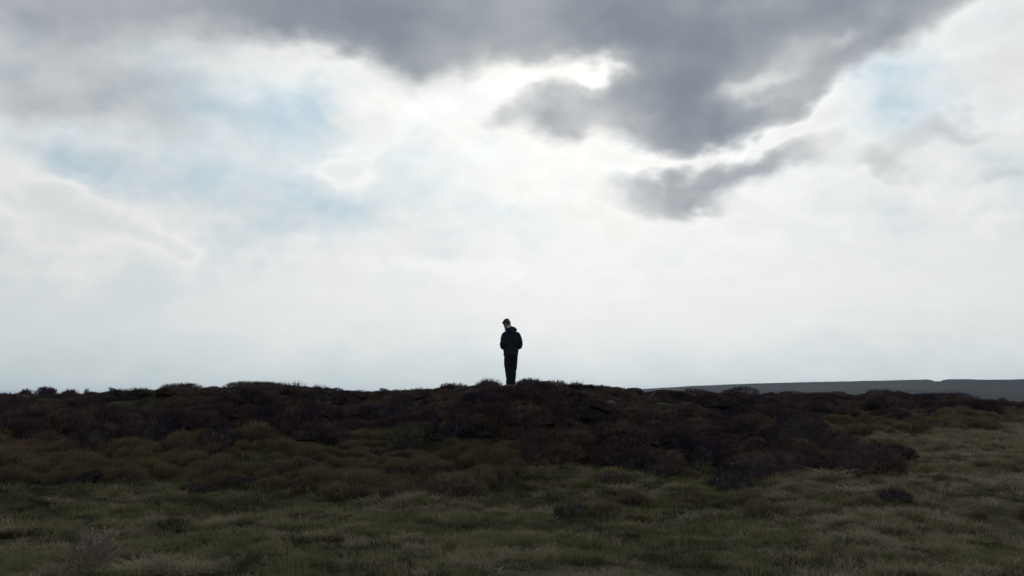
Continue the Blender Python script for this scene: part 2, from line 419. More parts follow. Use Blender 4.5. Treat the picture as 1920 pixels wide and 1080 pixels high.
# ------------------------------------------------------------------ plant shapes
def sprig(V, Fc, base, dirn, ln, wd, r):
    """a leafy twig: two crossed kites"""
    d = dirn / np.linalg.norm(dirn)
    a = np.cross(d, r.normal(size=3)); a /= np.linalg.norm(a) + 1e-9
    b = np.cross(d, a)
    tip = base + d * ln
    mid = base + d * ln * 0.55
    for s in (a, b):
        k = len(V)
        V += [base, mid + s * wd, tip, mid - s * wd]
        Fc.append((k, k + 1, k + 2, k + 3))
def dome_core(V, Fc, rx, ry, h, r, nu=9, nv=4, sq=0.8):
    k0 = len(V)
    for j in range(nv):
        ph = j / nv * math.pi / 2
        for i in range(nu):
            th = 2 * math.pi * i / nu
            q = sq * (0.88 + 0.24 * r.random())
            V.append(np.array((math.cos(th) * math.cos(ph) * rx * q, math.sin(th) * math.cos(ph) * ry * q, math.sin(ph) * h * q - 0.05 * (j == 0))))
    V.append(np.array((0, 0, h * sq)))
    top = len(V) - 1
    for j in range(nv - 1):
        for i in range(nu):
            i2 = (i + 1) % nu
            Fc.append((k0 + j * nu + i, k0 + j * nu + i2, k0 + (j + 1) * nu + i2, k0 + (j + 1) * nu + i))
    for i in range(nu):
        Fc.append((k0 + (nv - 1) * nu + i, k0 + (nv - 1) * nu + (i + 1) % nu, top))
def shrub_parts(seed, rx, ry, h, n, ln, wd, up=0.55, stray=0.06, flat=0.0, core=0.80):
    r = np.random.default_rng(seed)
    V, Fc = [], []
    lump = r.normal(size=(5, 3)); lump /= np.linalg.norm(lump, axis=1)[:, None]
    for i in range(n):
        th = r.random() * 2 * math.pi
        cz = r.random() ** 0.8
        ph = math.asin(min(1, cz)) if r.random() > 0.12 else -0.05
        p = np.array((math.cos(th) * math.cos(ph), math.sin(th) * math.cos(ph), math.sin(ph)))
        q = 1.0 + 0.14 * sum(max(0, float(p @ l)) ** 3 for l in lump) - 0.12 - 0.18 * r.random() ** 2
        zz = p[2] * h
        if flat: zz = h * (1 - (1 - p[2]) ** (1 + flat))
        b = np.array((p[0] * rx * q, p[1] * ry * q, zz * q))
        d = np.array((p[0], p[1], p[2] + up)) + r.normal(size=3) * 0.35
        L = ln * (0.6 + 0.8 * r.random())
        W = wd * (0.7 + 0.6 * r.random())
        if r.random() < stray: L *= 1.9; W *= 0.55
        d /= np.linalg.norm(d)
        sprig(V, Fc, b - d * L * 0.6, d, L, W, r)
    C, CF = [], []
    dome_core(C, CF, rx, ry, h, r, sq=core)
    return V, Fc, C, CF
def tuft(seed, n, h, spread, wd, droop, splay):
    r = np.random.default_rng(seed); V, Fc = [], []
    for i in range(n):
        a = r.random() * 2 * math.pi; rr = spread * math.sqrt(r.random())
        p = np.array((math.cos(a) * rr, math.sin(a) * rr, -0.015))
        b = r.random() * 2 * math.pi
        out = np.array((math.cos(b), math.sin(b), 0)) * splay * (0.3 + r.random()) + np.array((math.cos(a), math.sin(a), 0)) * splay * 0.5 * rr / spread
        L = h * (0.45 + 0.75 * r.random())
        side = np.cross(out, (0, 0, 1)); side = side / (np.linalg.norm(side) + 1e-9)
        w = wd * (0.7 + 0.6 * r.random()); k = len(V)
        for t, ww in ((0, 1.0), (0.4, 0.9), (0.75, 0.6), (1.0, 0.0)):
            q = p + np.array((0, 0, 1)) * L * (t - droop * t * t * 0.75) + out * L * (t * 0.5 + droop * t * t * 0.9)
            if ww: V += [q - side * w * ww, q + side * w * ww]
            else: V.append(q)
        Fc += [(k, k + 1, k + 3, k + 2), (k + 2, k + 3, k + 5, k + 4), (k + 4, k + 5, k + 6)]
    return V, Fc
def proto(name, V, Fc, mat, C=None, CF=None, mat2=None):
    k = len(V)
    if C: V = list(V) + list(C); F2 = list(Fc) + [tuple(i + k for i in f) for f in CF]
    else: F2 = Fc
    me = mesh_from(name, V, F2, mat)
    if C:
        me.materials.append(mat2)
        me.polygons.foreach_set('material_index', [0] * len(Fc) + [1] * len(CF))
    return bpy.data.objects.new(name, me)

# ------------------------------------------------------------------ scattering
def scatter(name, protos, x, y, z, rot, scl, idx, label, cat):
    pc = bpy.data.collections.new(name + '_shapes')
    for o in protos: pc.objects.link(o)
    me = bpy.data.meshes.new(name)
    me.vertices.add(len(x)); me.vertices.foreach_set('co', np.stack([x, y, z], -1).astype(np.float32).ravel())
    a = me.attributes.new('turn', 'FLOAT_VECTOR', 'POINT'); a.data.foreach_set('vector', rot.astype(np.float32).ravel())
    a = me.attributes.new('size', 'FLOAT_VECTOR', 'POINT'); a.data.foreach_set('vector', scl.astype(np.float32).ravel())
    a = me.attributes.new('pick', 'INT', 'POINT'); a.data.foreach_set('value', idx.astype(np.int32))
    o = link(bpy.data.objects.new(name, me))
    ng = bpy.data.node_groups.new(name + '_scatter', 'GeometryNodeTree')
    ng.interface.new_socket('Geometry', in_out='INPUT', socket_type='NodeSocketGeometry')
    ng.interface.new_socket('Geometry', in_out='OUTPUT', socket_type='NodeSocketGeometry')
    N = ng.nodes.new; L = ng.links.new
    gi, go = N('NodeGroupInput'), N('NodeGroupOutput')
    ci = N('GeometryNodeCollectionInfo'); ci.inputs['Collection'].default_value = pc
    ci.inputs['Separate Children'].default_value = True; ci.inputs['Reset Children'].default_value = True
    ip = N('GeometryNodeInstanceOnPoints'); ip.inputs['Pick Instance'].default_value = True
    def attr(n_, t):
        q = N('GeometryNodeInputNamedAttribute'); q.data_type = t; q.inputs['Name'].default_value = n_
        return q.outputs['Attribute']
    er = N('FunctionNodeEulerToRotation')
    L(attr('turn', 'FLOAT_VECTOR'), er.inputs[0]); L(er.outputs[0], ip.inputs['Rotation'])
    L(attr('size', 'FLOAT_VECTOR'), ip.inputs['Scale']); L(attr('pick', 'INT'), ip.inputs['Instance Index'])
    L(gi.outputs[0], ip.inputs['Points']); L(ci.outputs[0], ip.inputs['Instance']); L(ip.outputs[0], go.inputs[0])
    md = o.modifiers.new('scatter', 'NODES'); md.node_group = ng
    tag(o, label, cat, kind='stuff')
    return o

PERSON_XY = at_crest(957.7, -0.15)
BE = np.array([(-900, 905), (0, 906), (200, 903), (400, 908), (600, 922), (800, 926), (900, 918), (990, 885), (1040, 872), (1100, 868), (2900, 700)], float)
SK = np.array([(-900, 742), (0, 738), (60, 739.5), (170, 736), (240, 731), (290, 731), (380, 727), (430, 724), (470, 721), (620, 727.5), (700, 730), (780, 729), (830, 726), (880, 720),
               (925, 718), (938, 723), (975, 725), (985, 719), (1030, 719), (1100, 727), (1200, 731.5), (1300, 735), (1400, 735), (1500, 736), (1600, 737), (1660, 736),
               (1750, 740), (1850, 748), (1920, 752), (2900, 757)], float)
def headroom(x, y, z, c):
    return CAM_H + y * (HORIZON - np.interp(c, SK[:, 0], SK[:, 1])) / F - z
def zones(x, y, z):
    c, r = project(x, y, z)
    jc = (fbm(x * 0.9, y * 0.9, 3, 41) - 0.5)
    he = np.interp(c, HE[:, 0], HE[:, 1]) + jc * 50
    be = np.interp(c, BE[:, 0], BE[:, 1]) + jc * 44
    # pale grassy strip that runs up behind the right-hand heather mound
    strip = (c > 1575 + (r - 830) * 0.9 + jc * 60) & (r > 775 + jc * 14) & (r < 850)
    inside = np.isfinite(c)
    heath = inside & (r < he) & ~strip
    mix = inside & ~heath & (r < be)
    return c, r, heath, mix

def wedge(n, r0, r1, half, power):
    u = rng.random(n); rr = (r0 ** power + (r1 ** power - r0 ** power) * u) ** (1 / power)
    a = (rng.random(n) * 2 - 1) * R(half)
    return np.sin(a) * rr, np.cos(a) * rr, rr

def scatter_heather():
    ps = []
    for k in range(5):
        V, Fc, C, CF = shrub_parts(100 + k, 0.42, 0.38, 0.30 + 0.03 * k, 560, 0.13, 0.0080, up=0.95, stray=0.12, core=0.72)
        ps.append(proto('heather_shape_%d' % k, V, Fc, M['heather'], C, CF, M['heather_core']))
    for k in range(3):
        r_ = np.random.default_rng(150 + k); V, Fc = [], []
        for i in range(60):
            a_ = r_.random() * 6.28; q_ = 0.20 * math.sqrt(r_.random())
            d_ = np.array((r_.normal() * .35, r_.normal() * .35, 1.0)); L_ = 0.07 + 0.11 * r_.random() ** 1.5
            sprig(V, Fc, np.array((math.cos(a_) * q_, math.sin(a_) * q_, -0.02)), d_, L_, 0.0055 + 0.003 * r_.random(), r_)
            if r_.random() < .5: sprig(V, Fc, np.array((math.cos(a_) * q_, math.sin(a_) * q_, L_ * .4)), d_ + r_.normal(size=3) * .6, L_ * .5, 0.005, r_)
        ps.append(proto('heather_shape_%d' % (5 + k), V, Fc, M['heather']))
    x, y, rr = wedge(17000, 11.5, 55, 45, 1.25)
    z = terrain(x, y); c, r, heath, mix = zones(x, y, z)
    D = np.interp(col_of(x, y), CREST[:, 0], CREST[:, 2])
    keep = heath & (rr < D + 3.5) & (np.hypot(x - PERSON_XY[0], y - PERSON_XY[1]) > 0.45)
    stray = (~heath) & (rng.random(len(x)) < np.where(mix, 0.14, 0.002))
    keep |= stray & (rr < D)
    x, y, z, rr, D, st, c = x[keep], y[keep], z[keep], rr[keep], D[keep], stray[keep], c[keep]
    n = len(x)
    big = fbm(x * 0.45, y * 0.45, 2, 77)
    s = (0.48 + 0.45 * np.clip((big - 0.3) / 0.4, 0, 1) * rng.uniform(0.6, 1.2, n) + 0.22 * rng.random(n))
    s *= np.where(st, 0.6, 1.0)
    s *= np.clip(1.0 - 0.45 * sstep(-2.2, -0.4, rr - D), 0.4, 1)        # lower and wind-cut along the crest
    s *= 1 + 0.25 * sstep(25, 40, rr)
    rot = np.stack([rng.normal(0, 0.2, n), rng.normal(0, 0.2, n), rng.random(n) * 6.28], -1)
    scl = np.stack([s * rng.uniform(0.9, 1.9, n), s * rng.uniform(0.8, 1.4, n), s * rng.uniform(0.55, 1.0, n)], -1)
    room = headroom(x, y, z, c) + rng.normal(0, 0.02, n) - 0.05 * (np.abs(c - 957) < 30)
    scl[:, 2] = np.minimum(scl[:, 2], np.maximum(room, np.where(np.abs(c - 957) < 30, 0.05, 0.10)) / 0.46)
    idx = rng.integers(0, 5, n); zz = z - 0.03
    # wiry sprigs that fray the crest line
    cs = rng.uniform(-250, 2150, 2000); of = rng.uniform(-1.3, 0.4, 2000)
    cx = []
    for c_, o_ in zip(cs, of):
        a_, b_ = at_crest(c_, o_)
        if math.hypot(a_ - PERSON_XY[0], b_ - PERSON_XY[1]) > 0.22: cx.append((a_, b_, c_))
    cx = np.array(cx); ez = terrain(cx[:, 0], cx[:, 1]); m_ = len(cx)
    hd = headroom(cx[:, 0], cx[:, 1], ez, cx[:, 2])
    x = np.concatenate([x, cx[:, 0]]); y = np.concatenate([y, cx[:, 1]])
    lowp = np.abs(cx[:, 2] - 957) < 34
    zz = np.concatenate([zz, ez + np.where(lowp, -0.03, np.clip(hd - 0.19, -0.03, 0.12))])
    cl = fbm(cx[:, 0] * 1.2, cx[:, 1] * 0.1, 2, 15)
    es = rng.uniform(0.5, 1.0, m_) * (0.35 + 1.2 * cl ** 1.5) * np.where(lowp, 0.55, 1.0)
    scl = np.concatenate([scl, np.stack([es, es, es * rng.uniform(0.6, 1.2, m_)], -1)])
    rot = np.concatenate([rot, np.stack([rng.normal(0, .1, m_), rng.normal(0, .1, m_), rng.random(m_) * 6.28], -1)])
    idx = np.concatenate([idx, rng.integers(5, 8, m_)])
    scatter('heather', ps, x, y, zz, rot, scl, idx, 'dark purple brown heather covering the bank below the skyline', 'heather')
def scatter_mixed():
    ps = []
    for k in range(4):
        V, Fc, C, CF = shrub_parts(200 + k, 0.24, 0.22, 0.10 + 0.02 * k, 320, 0.10, 0.008, up=1.1, stray=0.16, core=0.6)
        ps.append(proto('bilberry_shape_%d' % k, V, Fc, M['bilberry'], C, CF, M['heather_core']))
    x, y, rr = wedge(26000, 10.5, 46, 45, 1.3)
    z = terrain(x, y); c, r, heath, mix = zones(x, y, z)
    patch = fbm(x * 0.8, y * 0.8, 3, 55)
    keep = mix | (heath & (rng.random(len(x)) < 0.10) & (patch > 0.55) & (r > 775)) | ((~heath) & (~mix) & (patch > 0.60) & (rng.random(len(x)) < 0.10) & (c > 1000))
    x, y, z, rr = x[keep], y[keep], z[keep], rr[keep]; n = len(x)
    s = rng.uniform(0.45, 1.0, n) + 0.55 * rng.random(n) ** 4
    rot = np.stack([rng.normal(0, 0.15, n), rng.normal(0, 0.15, n), rng.random(n) * 6.28], -1)
    scl = np.stack([s, s, s * rng.uniform(0.7, 1.2, n)], -1)
    scatter('bilberry', ps, x, y, z - 0.02, rot, scl, rng.integers(0, 4, n), 'low olive and russet bilberry scrub between the grass and the heather', 'bilberry')
def scatter_grass():
    ps = []
    for k in range(3): ps.append(proto('grass_a%d' % k, *tuft(300 + k, 90, 0.095, 0.14, 0.0026, 0.45, 0.7), M['grass']))
    for k in range(2): ps.append(proto('grass_b%d' % k, *tuft(320 + k, 80, 0.075, 0.14, 0.0030, 0.45, 0.8), M['grass_dark']))
    for k in range(3): ps.append(proto('grass_c%d' % k, *tuft(340 + k, 90, 0.11, 0.11, 0.0024, 0.5, 0.8), M['straw']))
    x, y, rr = wedge(60000, 5.6, 46, 44, 1.35)
    z = terrain(x, y); c, r, heath, mix = zones(x, y, z)
    keep = (~heath) & ((~mix) | (rng.random(len(x)) < 0.32))
    keep |= heath & (rng.random(len(x)) < 0.015)
    jj = fbm(x * 2.5, y * 2.5, 2, 91)
    for pc_, pr_, pw, ph in ((1815, 957, 120, 22), (1190, 1074, 170, 16), (1000, 1080, 120, 12), (1560, 1000, 60, 7), (1880, 1000, 50, 9)):
        keep &= ~((((c - pc_) / pw) ** 2 + ((r - pr_) / ph) ** 2 < 0.4 + 1.2 * jj) & (rng.random(len(x)) < 0.9))
    x, y, z, rr, c, r, mix = x[keep], y[keep], z[keep], rr[keep], c[keep], r[keep], mix[keep]; n = len(x)
    p1 = fbm(x * 0.55, y * 1.1, 3, 61); p2 = fbm(x * 1.3, y * 2.2, 3, 67)
    strawp = 0.10 + 0.8 * sstep(0.50, 0.68, p1) + 0.75 * sstep(1400, 1650, c) + 0.25 * ((r < 915) & (c > 980))
    darkp = 0.15 + 0.85 * sstep(0.52, 0.66, p2)
    u = rng.random(n); isst = u < strawp * 0.52
    isdk = (~isst) & (rng.random(n) < darkp)
    idx = np.where(isst, rng.integers(5, 8, n), np.where(isdk, rng.integers(3, 5, n), rng.integers(0, 3, n)))
    s = rng.uniform(0.6, 1.3, n) * (1 + 0.35 * sstep(14, 30, rr)) * np.where(isdk, 0.9, 1.0)
    s *= 0.75 + 0.6 * fbm(x * 2.0, y * 2.0, 2, 71)
    rot = np.stack([rng.normal(0, 0.14, n), rng.normal(0, 0.14, n), rng.random(n) * 6.28], -1)
    scl = np.stack([s, s, s * rng.uniform(0.75, 1.25, n)], -1)
    scatter('grass', ps, x, y, z, rot, scl, idx, 'rough moorland grass, green mixed with straw, in the foreground', 'grass')
scatter_heather(); scatter_mixed(); scatter_grass()

# ------------------------------------------------------------------ person
def tube(V, Fc, pts, rad, nseg=20):
    """closed lofted tube: pts [(x,y,z)], rad [(side, fore)] measured across the path"""
    pts = [Vector(p) for p in pts]; k0 = len(V); n = len(pts)
    rings = []
    prev = None
    for i, p in enumerate(pts):
        t = (pts[min(i + 1, n - 1)] - pts[max(i - 1, 0)]).normalized()
        ref = Vector((1, 0, 0)) if abs(t.x) < 0.8 else Vector((0, 1, 0))
        a = (ref - t * ref.dot(t)).normalized()
        b = t.cross(a).normalized()
        if prev is not None and a.dot(prev) < 0: a = -a; b = -b
        prev = a
        ra, rb = rad[i] if isinstance(rad[i], (tuple, list)) else (rad[i], rad[i])
        idx = []
        for j in range(nseg):
            th = 2 * math.pi * j / nseg
            V.append(p + a * (math.cos(th) * ra) + b * (math.sin(th) * rb)); idx.append(len(V) - 1)
        rings.append(idx)
    for i in range(n - 1):
        for j in range(nseg):
            j2 = (j + 1) % nseg
            Fc.append((rings[i][j], rings[i][j2], rings[i + 1][j2], rings[i + 1][j]))
    for e, sgn in ((0, -1), (n - 1, 1)):
        t = (pts[e] - pts[e - sgn if e else 1]).normalized()
        ra = rad[e] if not isinstance(rad[e], (tuple, list)) else min(rad[e])
        V.append(pts[e] + t * ra * 0.55); c = len(V) - 1
        for j in range(nseg):
            j2 = (j + 1) % nseg
            Fc.append((rings[e][j2], rings[e][j], c) if e == 0 else (rings[e][j], rings[e][j2], c))
def curve(pts, rad, per=5):
    """Catmull-Rom refinement of a tube's path and radii"""
    P = [Vector(p) for p in pts]; Q = [Vector((r[0], r[1], 0)) if isinstance(r, (tuple, list)) else Vector((r, r, 0)) for r in rad]
    op, orad = [], []
    def cr(A, i, t):
        a, b, c, d = A[max(i - 1, 0)], A[i], A[i + 1], A[min(i + 2, len(A) - 1)]
        return 0.5 * ((2 * b) + (c - a) * t + (2 * a - 5 * b + 4 * c - d) * t * t + (3 * b - a - 3 * c + d) * t ** 3)
    for i in range(len(P) - 1):
        for k in range(per):
            op.append(cr(P, i, k / per)); q = cr(Q, i, k / per); orad.append((q.x, q.y))
    op.append(P[-1]); orad.append((Q[-1].x, Q[-1].y))
    return op, orad
def ball(V, Fc, c, rx, ry, rz, rot=None, nu=20, nv=12):
    k0 = len(V); c = Vector(c); rot = rot or Matrix.Identity(3)
    for j in range(1, nv):
        ph = math.pi * j / nv - math.pi / 2
        for i in range(nu):
            th = 2 * math.pi * i / nu
            V.append(c + rot @ Vector((math.cos(th) * math.cos(ph) * rx, math.sin(th) * math.cos(ph) * ry, math.sin(ph) * rz)))
    V.append(c + rot @ Vector((0, 0, -rz))); V.append(c + rot @ Vector((0, 0, rz)))
    b, t = len(V) - 2, len(V) - 1
    for j in range(nv - 2):
        for i in range(nu):
            i2 = (i + 1) % nu
            Fc.append((k0 + j * nu + i, k0 + j * nu + i2, k0 + (j + 1) * nu + i2, k0 + (j + 1) * nu + i))
    for i in range(nu):
        i2 = (i + 1) % nu
        Fc.append((k0 + i2, k0 + i, b)); Fc.append((k0 + (nv - 2) * nu + i, k0 + (nv - 2) * nu + i2, t))
def skin(name, V, Fc, mat, parent, voxel, smooth=4, fold=0.0, seed=0, ratio=0.5):
    """union the shapes into one continuous surface"""
    me = mesh_from(name + '_raw', V, Fc)
    tmp = bpy.data.objects.new('tmp', me); COL.objects.link(tmp)
    m = tmp.modifiers.new('r', 'REMESH'); m.mode = 'VOXEL'; m.voxel_size = voxel; m.adaptivity = 0
    if smooth:
        m = tmp.modifiers.new('s', 'SMOOTH'); m.factor = 0.5; m.iterations = smooth
    if ratio < 1:
        m = tmp.modifiers.new('d', 'DECIMATE'); m.ratio = ratio
    dg = bpy.context.evaluated_depsgraph_get()
    out = bpy.data.meshes.new_from_object(tmp.evaluated_get(dg))
    COL.objects.unlink(tmp); bpy.data.objects.remove(tmp)
    if fold:
        n = len(out.vertices); co = np.empty(n * 3); no = np.empty(n * 3)
        out.vertices.foreach_get('co', co); out.vertices.foreach_get('normal', no)
        co = co.reshape(-1, 3); no = no.reshape(-1, 3)
        a = fbm(co[:, 0] * 7 + co[:, 1] * 5 + co[:, 2] * 3, co[:, 2] * 15 - co[:, 0] * 4, 3, seed) - 0.5
        b = fbm(co[:, 0] * 16 + co[:, 2] * 9, co[:, 2] * 22 + co[:, 1] * 12, 2, seed + 5) - 0.5
        co = co + no * (a * fold * 2.2 + b * fold * 0.8)[:, None]
        out.vertices.foreach_set('co', co.ravel())
    out.name = name; out.materials.clear(); out.materials.append(mat)
    out.polygons.foreach_set('use_smooth', [True] * len(out.polygons)); out.update()
    return link(bpy.data.objects.new(name, out), parent)

def build_person():
    x, y = PERSON_XY
    z = tz(x, y)
    root = empty('person', (x, y, z - 0.03), R(14)); root.scale = (0.99, 0.99, 0.985)
    tag(root, 'person in dark hooded jacket standing on the ridge with head bowed, back to camera', 'person')
    skin_m = plain_mat('skin', (0.20, 0.12, 0.085), (0.25, 0.15, 0.11), 12, 0.55, 0.35)
    jack_m = plain_mat('jacket_cloth', (0.012, 0.014, 0.023), (0.018, 0.020, 0.030), 5, 0.9, 0.15, 0.4, 90)
    trou_m = plain_mat('trouser_cloth', (0.010, 0.012, 0.019), (0.014, 0.016, 0.023), 5, 0.9, 0.15, 0.3, 120)
    hair_m = plain_mat('hair', (0.018, 0.013, 0.010), (0.030, 0.021, 0.015), 30, 0.6, 0.3, 0.6, 50, (1, 1, 0.3))
    shirt_m = plain_mat('shirt_cloth', (0.55, 0.55, 0.54), (0.62, 0.62, 0.60), 10, 0.9, 0.1)
    shoe_m = plain_mat('shoe_leather', (0.012, 0.011, 0.010), (0.020, 0.018, 0.016), 15, 0.6, 0.3)
    # head frame: turned to his left and bowed
    hrot = Euler((0, 0, R(42))).to_matrix() @ Euler((R(-36), 0, R(0))).to_matrix()
    hc = Vector((-0.075, 0.105, 1.655))
    def H(px, py, pz): return hc + hrot @ Vector((px, py, pz))
    # --- body: one continuous surface
    V, Fc = [], []
    for s in (-1, 1):
        tube(V, Fc, *curve([(s * .095, 0, .93), (s * .095, .01, .72), (s * .078, .02, .50), (s * .066, -.005, .30), (s * .058, -.02, .10)], [.070, .066, .05, .045, .038]))
        tube(V, Fc, *curve([(s * .058, -.05, .05), (s * .062, .03, .045), (s * .07, .12, .03)], [(.035, .04), (.04, .04), (.035, .02)]))
        ez = 1.115 if s > 0 else 1.15
        tube(V, Fc, *curve([(s * .10, -.01, 1.40), (s * .155, -.015, 1.375), (s * .200, -.035, 1.28), (s * .222, -.045, ez + .02), (s * .215, -.015, ez - .03), (s * .18, .10, 1.055), (s * .11, .20, 1.035)],
                           [.045, .05, .043, .038, .037, .032, .027]))
        # hand: palm, four fingers curled round the other hand, thumb off the side
        w = Vector((s * .11, .20, 1.035)); pd = Vector((-s * .62, .42, -.10)).normalized(); up = Vector((0, 0, 1)); 
        pc = w + pd * .05
        tube(V, Fc, [w, w + pd * .03, w + pd * .065, w + pd * .085], [(.027, .02), (.036, .018), (.040, .016), (.036, .013)])
        fwd = Vector((s * .5, .75, 0)).normalized()
        for f, (off, ln) in enumerate(((.030, .070), (.010, .078), (-.011, .072), (-.030, .056))):
            b = w + pd * .078 + up * off
            p1 = b + pd * ln * .45 + fwd * .004; p2 = p1 + (pd * .6 + Vector((0, -.75, -.15))).normalized() * ln * .33; p3 = p2 + (pd * -.1 + Vector((0, -1, -.2))).normalized() * ln * .26
            tube(V, Fc, [b - pd * .02, b, p1, p2, p3], [.009, .0092, .0086, .008, .0068], 10)
        b = w + pd * .03 + up * .026
        tube(V, Fc, [b - pd * .01, b + up * .012 + pd * .012, b + up * .026 + pd * .034, b + up * .030 + pd * .056], [.013, .0125, .0105, .008], 10)
    tube(V, Fc, *curve([(0, 0, .86), (0, .0, .95), (0, .01, 1.10), (0, .005, 1.27), (0, -.005, 1.40), (0, 0, 1.46)], [(.125, .085), (.13, .09), (.125, .085), (.15, .10), (.14, .08), (.07, .06)]))
    tube(V, Fc, *curve([(0, -.005, 1.42), (-.02, .02, 1.52), tuple(H(0, -.03, -.06)), tuple(H(0, -.02, .0))], [.068, .058, .056, .05]))
    ball(V, Fc, H(0, -.012, .03), .074, .093, .085, hrot)
    ball(V, Fc, H(0, .022, -.035), .060, .066, .078, hrot)
    tube(V, Fc, [H(0, .07, -.085), H(0, .082, -.092), H(0, .086, -.098)], [.026, .02, .014], 12)                    # chin
    tube(V, Fc, [H(0, .085, .018), H(0, .098, -.005), H(0, .112, -.026), H(0, .098, -.034)], [.008, .011, .014, .010], 12)   # nose
    for s in (-1, 1):
        ball(V, Fc, H(s * .017, .089, -.058), .014, .008, .006, hrot, 10, 6)             # lips
        ball(V, Fc, H(s * .030, .080, .028), .020, .012, .006, hrot, 10, 6)              # brow
        ball(V, Fc, H(s * .072, -.012, -.01), .008, .020, .032, hrot, 12, 8)              # ears
    body = skin('body', V, Fc, skin_m, root, 0.0058, 2, ratio=0.45)
    # eyes
    eye_m = plain_mat('eye', (0.7, 0.68, 0.65), None, 10, 0.3, 0.5)
    for s in (-1, 1):
        V, Fc = [], []; ball(V, Fc, H(s * .029, .079, .008), .0125, .011, .0085, hrot, 12, 8)
        link(bpy.data.objects.new('eye', mesh_from('eye', V, Fc, eye_m, True)), root)
    # --- hair
    V, Fc = [], []
    ball(V, Fc, H(0, -.020, .048), .083, .098, .080, hrot)
    ball(V, Fc, H(0, -.055, .005), .074, .055, .062, hrot)
    ball(V, Fc, H(0, .050, .088), .062, .046, .032, hrot)
    for s in (-1, 1): ball(V, Fc, H(s * .070, .012, .018), .012, .022, .034, hrot, 10, 8)
    rr = np.random.default_rng(5)
    for k in range(60):
        th = rr.random() * 6.28; ph = rr.uniform(0.35, 1.5)
        p = Vector((math.cos(th) * math.cos(ph) * .078, math.sin(th) * math.cos(ph) * .094 - .02, math.sin(ph) * .078 + .046))
        d = (p - Vector((0, -.02, .04))).normalized() + Vector((rr.normal(), rr.normal() + .5, rr.normal() * .4)) * .5
        q = p + d.normalized() * .028
        tube(V, Fc, [H(*p), H(*((p + q) / 2)), H(*q)], [.012, .009, .004], 6)
    skin('hair', V, Fc, hair_m, root, 0.006, 1, 0.004, 3, ratio=0.6)
    # --- shirt collar showing above the jacket
    V, Fc = [], []
    tube(V, Fc, [(-.008, .004, 1.49), (-.018, .016, 1.53), (-.026, .026, 1.565), (-.030, .032, 1.578)], [.078, .074, .071, .067], 24)
    skin('shirt_collar', V, Fc, shirt_m, root, 0.008, 2, 0.003)
    # --- trousers
    V, Fc = [], []
    tube(V, Fc, *curve([(0, 0, .76), (0, -.005, .84), (0, -.005, .92), (0, 0, .98)], [(.155, .115), (.168, .125), (.165, .12), (.155, .11)]))
    for s in (-1, 1):
        tube(V, Fc, *curve([(s * .078, -.005, .86), (s * .080, 0, .74), (s * .076, .008, .60), (s * .068, .012, .46), (s * .060, -.004, .30), (s * .056, -.012, .16), (s * .055, -.012, .075)],
                           [.098, .100, .096, .082, .072, .066, .065]))
    skin('trousers', V, Fc, trou_m, root, 0.011, 3, 0.010, 8)
    for s in (-1, 1):
        V, Fc = [], []
        tube(V, Fc, *curve([(s * .055, -.075, .05), (s * .057, -.02, .062), (s * .064, .06, .052), (s * .072, .14, .038), (s * .074, .185, .032)], [(.036, .045), (.043, .055), (.046, .045), (.046, .034), (.034, .026)]))
        sh = skin('shoe', V, Fc, shoe_m, root, 0.008, 2)
        V, Fc = [], []
        tube(V, Fc, [(s * .055, -.092, .012), (s * .058, -.02, .012), (s * .066, .08, .012), (s * .073, .185, .012)], [(.034, .012), (.043, .013), (.050, .013), (.038, .012)])
        link(bpy.data.objects.new('sole', mesh_from('sole', V, Fc, shoe_m, True)), sh)
    # --- jacket with sleeves
    V, Fc = [], []
    tube(V, Fc, *curve([(0, 0, .90), (0, 0, .96), (0, .005, 1.06), (0, .0, 1.18), (0, -.01, 1.30), (0, -.012, 1.39), (0, -.008, 1.45), (-.008, 0, 1.50)],
                       [(.178, .135), (.196, .145), (.198, .145), (.205, .148), (.208, .142), (.185, .118), (.135, .095), (.085, .080)]))
    for s in (-1, 1):
        ex = .238 if s > 0 else .228; ez = 1.115 if s > 0 else 1.15
        tube(V, Fc, *curve([(s * .10, -.01, 1.415), (s * .165, -.015, 1.385), (s * .208, -.035, 1.29), (s * ex, -.05, ez + .03), (s * (ex - .005), -.02, ez - .035), (s * .185, .10, 1.055), (s * .118, .19, 1.036)],
                           [.060, .070, .066, .062, .062, .054, .042]))
    jk = skin('jacket', V, Fc, jack_m, root, 0.011, 3, 0.014, 1)
    # ribbed hem
    V, Fc = [], []
    n = 72
    for k, (zz, q) in enumerate(((.835, .97), (.842, 1.0), (.875, 1.01), (.915, 1.0), (.922, .97))):
        for i in range(n):
            th = 2 * math.pi * i / n; rib = 1 + (.012 if i % 2 else 0)
            V.append((math.cos(th) * .186 * q * rib, math.sin(th) * .142 * q * rib, zz))
    for k in range(4):
        for i in range(n): Fc.append((k * n + i, k * n + (i + 1) % n, (k + 1) * n + (i + 1) % n, (k + 1) * n + i))
    link(bpy.data.objects.new('hem', mesh_from('hem', V, Fc, jack_m, True)), jk)
    for s in (-1, 1):
        V, Fc = [], []
        tube(V, Fc, [(s * .138, .164, 1.042), (s * .12, .188, 1.037), (s * .104, .206, 1.032)], [.041, .040, .036], 18)
        link(bpy.data.objects.new('cuff', mesh_from('cuff', V, Fc, jack_m, True)), jk)
    # hood lying bunched behind the neck
    V, Fc = [], []
    ring = [(-.115, .055, 1.525), (-.128, -.01, 1.515), (-.105, -.075, 1.51), (-.045, -.118, 1.50), (.02, -.125, 1.495), (.085, -.095, 1.50), (.118, -.03, 1.505), (.105, .04, 1.51)]
    tube(V, Fc, *curve(ring, [.030, .036, .042, .046, .047, .044, .038, .030]))
